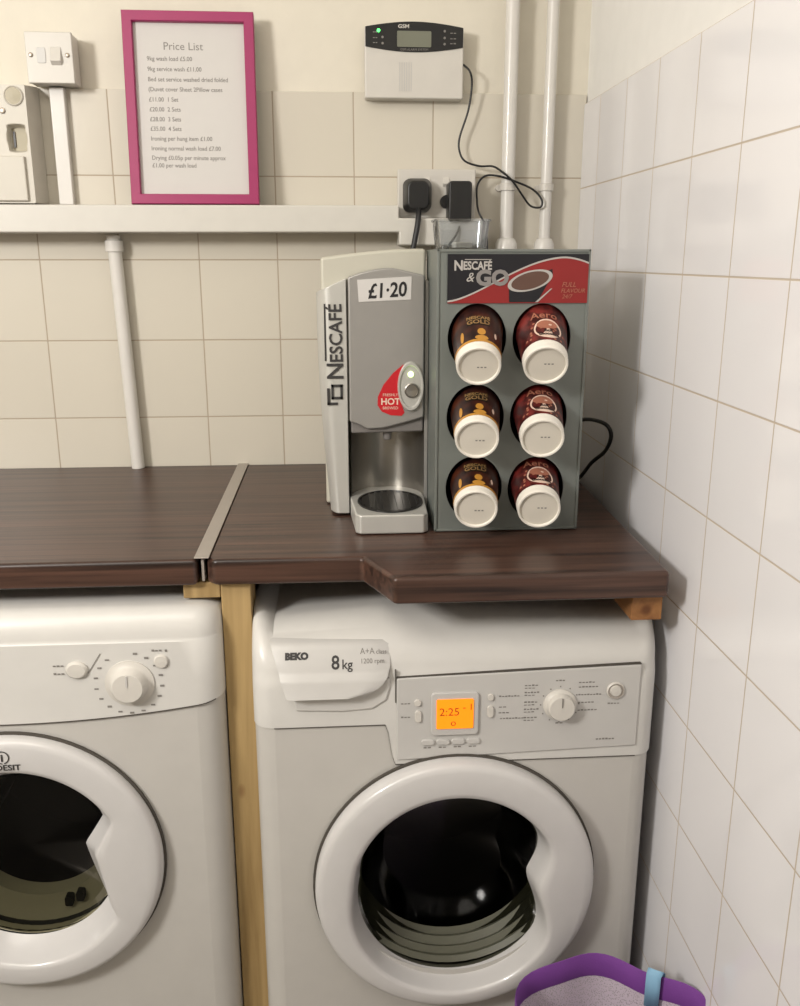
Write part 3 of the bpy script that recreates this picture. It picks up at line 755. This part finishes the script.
for r in range(3):
    for k in range(2):
        if protos[k] is None:
            cup = protos[k] = make_cup(k, labels[k][r], 'paper cups in the display stand')
        else: cup = dup(protos[k], labels[k][r])
        x, z = tips[r][k]
        tilt = math.radians((28, 20, 16)[r]); yaw = math.radians(-6)
        # local -y end (base) sits at (x, -.552, z)
        ax = Vector((math.sin(yaw)*math.cos(tilt), -math.cos(yaw)*math.cos(tilt), -math.sin(tilt)))
        cup.location = Vector((x, -.552, z))-ax*CL
        cup.rotation_euler = (tilt, 0, yaw)

# ------------------------------------------------------------------ shelf, wall fittings
t = MB().prism([(-1.75, 1.393), (-1.75, 1.442), (-.352, 1.444), (-.352, 1.422), (-.188, 1.422), (-.188, 1.374), (-.352, 1.374), (-.352, 1.397)], 1, -.070, -.001).build('wall_shelf', 'shelf', bevel=.003)
tag(t, 'long shallow white boxed shelf along the tiled wall, stepping down under the sockets', 'shelf')

fr = thing('picture_frame', 'magenta framed price list leaning on the white shelf against the wall', 'picture frame', (-.7185, -.060, 1.4445), (-.088, 0, 0))
FW, FH, FB = .2270, .3220, .0175
mb = MB()
def frame_loop(i, y): return [(-FW/2+i, y, i), (FW/2-i, y, i), (FW/2-i, y, FH-i), (-FW/2+i, y, FH-i)]
mb.loft([frame_loop(0, .012), frame_loop(0, -.004), frame_loop(.0012, -.006), frame_loop(FB-.0012, -.006), frame_loop(FB, -.004), frame_loop(FB, .004)])
mb.build('frame', 'pink', fr, smooth=20)
MB().box(-FW/2+.003, FW/2-.003, .009, .012, .003, FH-.003).build('backing', 'gap', fr)
pa = MB().box(-FW/2+FB-.002, FW/2-FB+.002, .004, .0055, FB-.002, FH-FB+.002).build('price_list', 'paper', fr)
pa['label'] = 'white printed sheet headed Price List'
mb = MB()
L0 = -FW/2
mb.text('Price List', .0182, on_front(.0037, L0+.0675, .2605), 0, squeeze=1.02)
lines = [('9kg wash load £5.00', .2425), ('9kg service wash £11.00', .2255), ('Bed set service washed dried folded', .2085), ('(Duvet cover Sheet 2Pillow cases', .1920), ('£11.00  1 Set', .1750),
         ('£20.00  2 Sets', .1585), ('£28.00  3 Sets', .1420), ('£35.00  4 Sets', .1260), ('Ironing per hung item £1.00', .1095), ('Ironing normal wash load £7.00', .0930), ('Drying £0.05p per minute approx', .0770), ('£1.00 per wash load', .0640)]
for s_, z in lines: mb.text(s_, .0103, on_front(.0037, L0+.0385, z), 0, bold=.0001, squeeze=.93)
mb.build('printed_text', 'text_grey', pa)

al = thing('burglar_alarm', 'white alarm unit with a black curved display band, on the wall above the sockets', 'alarm panel', (-.322, 0, 1.63))
ax0, ax1, az0, az1 = -.411, -.233, 1.630, 1.748
mb = MB(); n = 14
top = [(ax0+(ax1-ax0)*i/n, az1+.009*math.sin(PI*i/n)) for i in range(n+1)]
poly = [(ax1, az0), (ax0, az0)]+top
mb.prism(poly, 1, -.030, -.0005); mb.build('housing', 'white_plastic', al, bevel=.003, segs=3)
mb = MB()
band = [(x, z-.001) for x, z in top]+[(ax1-(ax1-ax0)*i/n, az1-.033-.0085*math.sin(PI*i/n)) for i in range(n+1)]
band = [(min(max(x, ax0+.0015), ax1-.0015), z) for x, z in band]
bnd = mb.prism(band, 1, -.0325, -.020).build('display_band', 'black', al, bevel=.0008)
MB().prism(rrect(-.353, -.292, 1.7145, 1.7405, .002), 1, -.0333, -.030).build('screen', 'lcd_grey', bnd)
mb = MB()
mb.text('GSM', .0082, on_front(-.0334, -.3515, 1.7450), 0, bold=.0002, squeeze=1.25)
mb.build('brand_lettering', 'white_plastic', bnd); MB().text('GSM ALARM SYSTEM', .0055, on_front(-.0334, -.3475, 1.7085), 0).build('system_lettering', 'grey_print', bnd); mb = MB()
for z in (1.738, 1.729, 1.721):
    dash(mb, -.396, -.387, z-.001, -.0334, .002, 1); dash(mb, -.258, -.246, z-.001, -.0334, .002, 1)
for x, z in ((-.379, 1.730), (-.379, 1.720), (-.268, 1.741), (-.268, 1.730), (-.268, 1.720)): mb.prism(rrect(x-.002, x+.002, z-.002, z+.002, .0019), 1, -.0334, -.031, 1)
mb.build('key_captions', ['white_plastic', 'grey_print'], bnd)
MB().lathe([(.0030, 0), (.0030, .002), (.0001, .0025)], (-.386, -.0325, 1.7405), n=16).build('status_light', 'led_green', bnd)
mb = MB()
for i in range(16): mb.box(-.370+.0042*i, -.3685+.0042*i, -.0306, -.0296, 1.642, 1.690) if 4 < i < 11 else None
t2 = mb.build('speaker_slots', 'panel', al)

def screw(parent, x, z, y, r=.0038): return MB().lathe([(r, -.001), (r, .0012), (r*.7, .0018), (.0001, .0016)], (x, y, z), n=16).build('screw', 'screw', parent)
sw = thing('switch_box', 'square white surface-mounted wall switch above the conduit, left of the price list', 'switch', (-.9565, 0, 1.645))
sx0, sx1, sz0, sz1 = -.997, -.917, 1.645, 1.727
MB().box(sx0+.001, sx1-.001, -.038, -.0005, sz0+.001, sz1-.001).build('back_box', 'white_plastic', sw, bevel=.002)
MB().box(sx0, sx1, -.046, -.0375, sz0, sz1).build('face_plate', 'white_plastic', sw, bevel=.002)
MB().prism([(-.0465, 1.674), (-.0535, 1.680), (-.0470, 1.703), (-.044, 1.703), (-.044, 1.674)], 0, -.9545, -.9365).build('rocker', 'white_plastic', sw, bevel=.001)
MB().prism(rrect(-.978, -.963, 1.677, 1.702, .003), 1, -.0472, -.045).build('indicator', 'panel', sw, bevel=.0006)
screw(sw, -.988, 1.690, -.046); screw(sw, -.926, 1.690, -.046)
t = MB().box(-.972, -.946, -.016, -.0005, 1.4455, 1.644).build('conduit', 'pvc', bevel=.002)
tag(t, 'white rectangular cable conduit running from the wall switch down to the shelf', 'conduit')

me_ = thing('control_unit', 'off-white control unit with a round dial and recessed window, at the shelf\'s left end', 'control unit', (-1.06, -.03, 1.4445))
mx0, mx1, mz0, mz1 = -1.125, -1.000, 1.4455, 1.640
mb = MB(); wcx, wcz = -1.0215, 1.5535
wout = lambda t_: ray_rect(wcx, wcz, wcx-.017, wcx+.017, wcz-.023, wcz+.023, t_)
def woutr(t_):
    x, z = wout(t_); k = 1-.10*abs(math.sin(2*t_))**4; return wcx+(x-wcx)*k, wcz+(z-wcz)*k
plate_hole(mb, (mx0, mx1, mz0, mz1), (wcx, wcz), woutr, -.060, 48)
rg = [woutr(2*PI*i/48) for i in range(48)]
mb.loft([[(x, -.060, z) for x, z in rg], [(wcx+(x-wcx)*.86, -.044, wcz+(z-wcz)*.86) for x, z in rg], [(wcx, -.044, wcz)]*48], mis=[0, 1])
mb.add([(mx0, -.060, mz0), (mx1, -.060, mz0), (mx1, -.060, mz1), (mx0, -.060, mz1), (mx0-.004, -.0005, mz0), (mx1+.006, -.0005, mz0), (mx1+.006, -.0005, mz1+.006), (mx0-.004, -.0005, mz1+.006)],
       [(0, 1, 5, 4), (1, 2, 6, 5), (2, 3, 7, 6), (3, 0, 4, 7), (4, 5, 6, 7)])
mb.build('housing', ['meter', 'meter_dark'], me_, weld=True, bevel=.002)
MB().box(-1.032, -1.0285, -.0465, -.0435, 1.540, 1.566).build('slot', 'black', me_)
MB().lathe([(.0165, -.001), (.0165, .002), (.0150, .0035), (.0135, .002), (.0001, .003)], (-1.020, -.060, 1.622), n=28, mis=[0, 0, 0, 1]).build('dial', ['meter', 'meter_dark'], me_)
screw(me_, -1.041, 1.598, -.060, .005)
MB().box(-1.124, -1.011, -.0665, -.0585, 1.449, 1.524).build('lower_cover', 'meter', me_, bevel=.002)

# small riser pipe under the shelf
pp_ = thing('white_pipe', 'slim white pipe rising from the left worktop to the shelf underside', 'pipe', (-.874, -.018, WZ))
MB().tube([(-.8665, -.018, WZ+.0005), (-.8795, -.018, 1.391)], .0125, 20, smooth=False).build('pipe', 'pvc', pp_)
MB().lathe([(.0128, 0), (.0165, .001), (.0165, .020), (.0128, .022)], (-.879, -.018, 1.362), (0, 0, 1), 24).build('collar', 'pvc', pp_)
def tall_pipe(x, label, r=.0120):
    p = thing('white_pipe', label, 'pipe', (x, -.028, WZ), group='tall white pipes in the corner')
    MB().tube([(x, -.028, WZ+.0005), (x, -.028, ZC-.001)], r, 24, smooth=False).build('pipe', 'pvc', p)
    MB().lathe([(r+.0002, 0), (r+.009, .002), (r+.008, .012), (r+.004, .020), (r+.0002, .022)], (x, -.028, 1.366), (0, 0, 1), 28).build('collar', 'pvc', p)
    k = MB().lathe([(r+.0002, -.007), (r+.003, -.006), (r+.003, .006), (r+.0002, .007)], (x, -.028, 1.479), (0, 0, 1), 28)
    k.lathe([(.006, 0), (.006, .016), (.0001, .016)], (x-r-.001, -.012, 1.479), (0, 1, 0), 14, cap0=True)
    k.build('pipe_clip', 'white_plastic', p)
tall_pipe(-.1455, 'tall white vertical pipe beside the looped cable, left of the pair', .0125)
tall_pipe(-.0725, 'tall white vertical pipe nearest the corner, right of the pair', .0105)

so = thing('double_socket', 'white double wall socket with a black plug and adapter in it, above the shelf end', 'socket', (-.2795, 0, 1.424))
MB().box(-.351, -.208, -.026, -.0005, 1.4245, 1.5085).build('back_box', 'white_plastic', so, bevel=.002)
MB().box(-.352, -.207, -.033, -.0255, 1.4235, 1.5095).build('face_plate', 'white_plastic', so, bevel=.002)
for x in (-.298, -.262): MB().prism([(-.0325, 1.478), (-.0375, 1.484), (-.0325, 1.498), (-.031, 1.498), (-.031, 1.478)], 0, x-.006, x+.006).build('rocker', 'white_plastic', so, bevel=.0006)
pg = thing('mains_plug', 'black three-pin plug with a thick cable, in the left half of the socket', 'plug', (-.317, -.045, 1.455))
mb = MB()
mb.loft([[(x, -.0335, z) for x, z in rrect(-.343, -.291, 1.433, 1.492, .012)], [(x, -.052, z) for x, z in rrect(-.343, -.291, 1.433, 1.492, .014)], [(x, -.070, z) for x, z in rrect(-.336, -.298, 1.437, 1.486, .012)]], cap0=True, cap1=True)
mb.build('plug_body', 'black', pg, bevel=.003)
MB().tube([(-.3165, -.055, 1.445), (-.317, -.073, 1.432), (-.319, -.082, 1.412), (-.325, -.086, 1.380), (-.331, -.088, 1.345), (-.333, -.090, 1.25), (-.333, -.09, 1.05)], .0052, 10).build('power_cable', 'cable', pg)
ad = thing('power_adapter', 'black box-shaped power adapter in the right half of the socket', 'adapter', (-.241, -.055, 1.455))
MB().prism(rrect(-.262, -.220, 1.415, 1.486, .006), 1, -.080, -.0335).build('adapter_body', 'black', ad, bevel=.003)
mb = MB().lathe([(.012, 0), (.012, .012), (.0001, .012)], (-.262, -.0335, 1.452), (0, -1, 0), 18, cap0=True); mb.build('pin_cover', 'black', ad)
MB().tube([(-.240, -.06, 1.416), (-.244, -.075, 1.398), (-.262, -.085, 1.372), (-.272, -.088, 1.34), (-.275, -.09, 1.2)], .0022, 8).build('thin_cable', 'cable', ad)
t = MB().tube([(-.234, -.022, 1.690), (-.222, -.034, 1.676), (-.217, -.03, 1.655), (-.222, -.025, 1.612), (-.237, -.022, 1.565), (-.236, -.022, 1.540), (-.225, -.024, 1.524), (-.199, -.028, 1.516), (-.175, -.034, 1.515), (-.158, -.046, 1.503), (-.140, -.048, 1.488),
               (-.120, -.036, 1.466), (-.102, -.032, 1.446), (-.086, -.045, 1.443), (-.084, -.046, 1.456), (-.100, -.042, 1.474), (-.132, -.046, 1.487), (-.165, -.046, 1.497), (-.190, -.036, 1.498), (-.203, -.03, 1.482), (-.2055, -.045, 1.455), (-.206, -.074, 1.432), (-.194, -.078, 1.408), (-.190, -.08, 1.37), (-.19, -.08, 1.25)], .0019, 8).build('alarm_cable', 'cable')
tag(t, 'thin black cable hanging from the alarm unit and looping past the pipes', 'cable')

t = MB().tube([(-.14, -.20, WZ+.006), (-.075, -.205, WZ+.006), (-.040, -.225, WZ+.012), (-.028, -.275, 1.005), (-.018, -.318, 1.035), (-.016, -.338, 1.066), (-.026, -.325, 1.084), (-.050, -.27, 1.080), (-.09, -.23, 1.05), (-.14, -.215, .99), (-.16, -.21, WZ+.006)], .0034, 8).build('power_cable', 'cable')
tag(t, 'dark cable curling up the right wall behind the cup display stand', 'cable')

# clear tub on top of the stand
tb = thing('clear_tub', 'clear plastic tub standing on top of the cup display stand', 'tub', (-.282, -.39, SZ1))
mb = MB()
def tl(k, z): return [(-.282+(x+.282)*k, y_, z) for x, y_ in [(a, -.392+(b+.392)*k) for a, b in rrect(-.322, -.242, -.425, -.358, .012)]]
mb.loft([tl(.90, SZ1+.0008), tl(1, SZ1+.040), tl(1.06, SZ1+.040), tl(1.06, SZ1+.043), tl(.98, SZ1+.043), tl(.88, SZ1+.0025)], cap0=True, cap1=True)
mb.build('tub_wall', 'clear', tb, bevel=.0008)
t = MB().lathe([(.0001, 0), (.0150, 0), (.0155, .006), (.0140, .008), (.0001, .0085)], (-.280, -.395, SZ1+.0030), (0, 0, 1), 28).build('cap', 'cup_white')
tag(t, 'small white cap lying inside the clear plastic tub', 'cap')

# ------------------------------------------------------------------ laundry basket
bk = thing('laundry_basket', 'purple mesh pop-up laundry basket in front of the washing machine', 'laundry basket', (-.132, -.882, 0))
bc = (-.132, -.882); NB = 72
def brad(t_):
    return .128*(1+.05*math.cos(6*(t_-.35)))+.004*math.sin(3*t_+1)
def bl(k, z, wob=0): return [(bc[0]+brad(2*PI*i/NB)*k*math.cos(2*PI*i/NB), bc[1]+brad(2*PI*i/NB)*k*math.sin(2*PI*i/NB), z+wob*math.sin(2*PI*i/NB*4+.6)) for i in range(NB)]
mb = MB(); mb.loft([bl(.90, .004), bl(.93, .12, .001), bl(.97, .25, .002), bl(.995, .372, .004)])
mb.build('mesh_wall', 'mesh', bk, smooth=60)
MB().loft([bl(.90, .004), bl(.5, .005), bl(.02, .005)], cap1=True).build('base_panel', 'purple', bk)
mb = MB(); mb.loft([bl(.992, .366, .004), bl(1.004, .366, .004), bl(1.012, .398, .004), bl(1.006, .403, .004), bl(.998, .402, .004), bl(.986, .368, .004), bl(.992, .366, .004)])
mb.build('rim_band', 'purple', bk, smooth=60)
for z in (.12, .25):
    MB().tube([(x, y, zz) for x, y, zz in bl(.945 if z < .2 else .975, z)[::3]]+[bl(.945 if z < .2 else .975, z)[0]], .0022, 6).build('hoop', 'purple', bk)
a = math.radians(47)
def tg(dr_, z, da): r = brad(a+da)*1.0+dr_; return (bc[0]+r*math.cos(a+da), bc[1]+r*math.sin(a+da), z)
mb = MB()
prof = [(-.008, .352), (-.0075, .404), (.000, .4095), (.0055, .404), (.006, .350)]
mb.loft([[tg(d_, z, da) for d_, z in prof] for da in (-.085, -.03, .03, .085)], closed=False)
o = mb.build('tag_ribbon', 'blue_tag', bk, smooth=60)
so_ = o.modifiers.new('solid', 'SOLIDIFY'); so_.thickness = .0012
o['label'] = 'light blue ribbon folded over the rim'
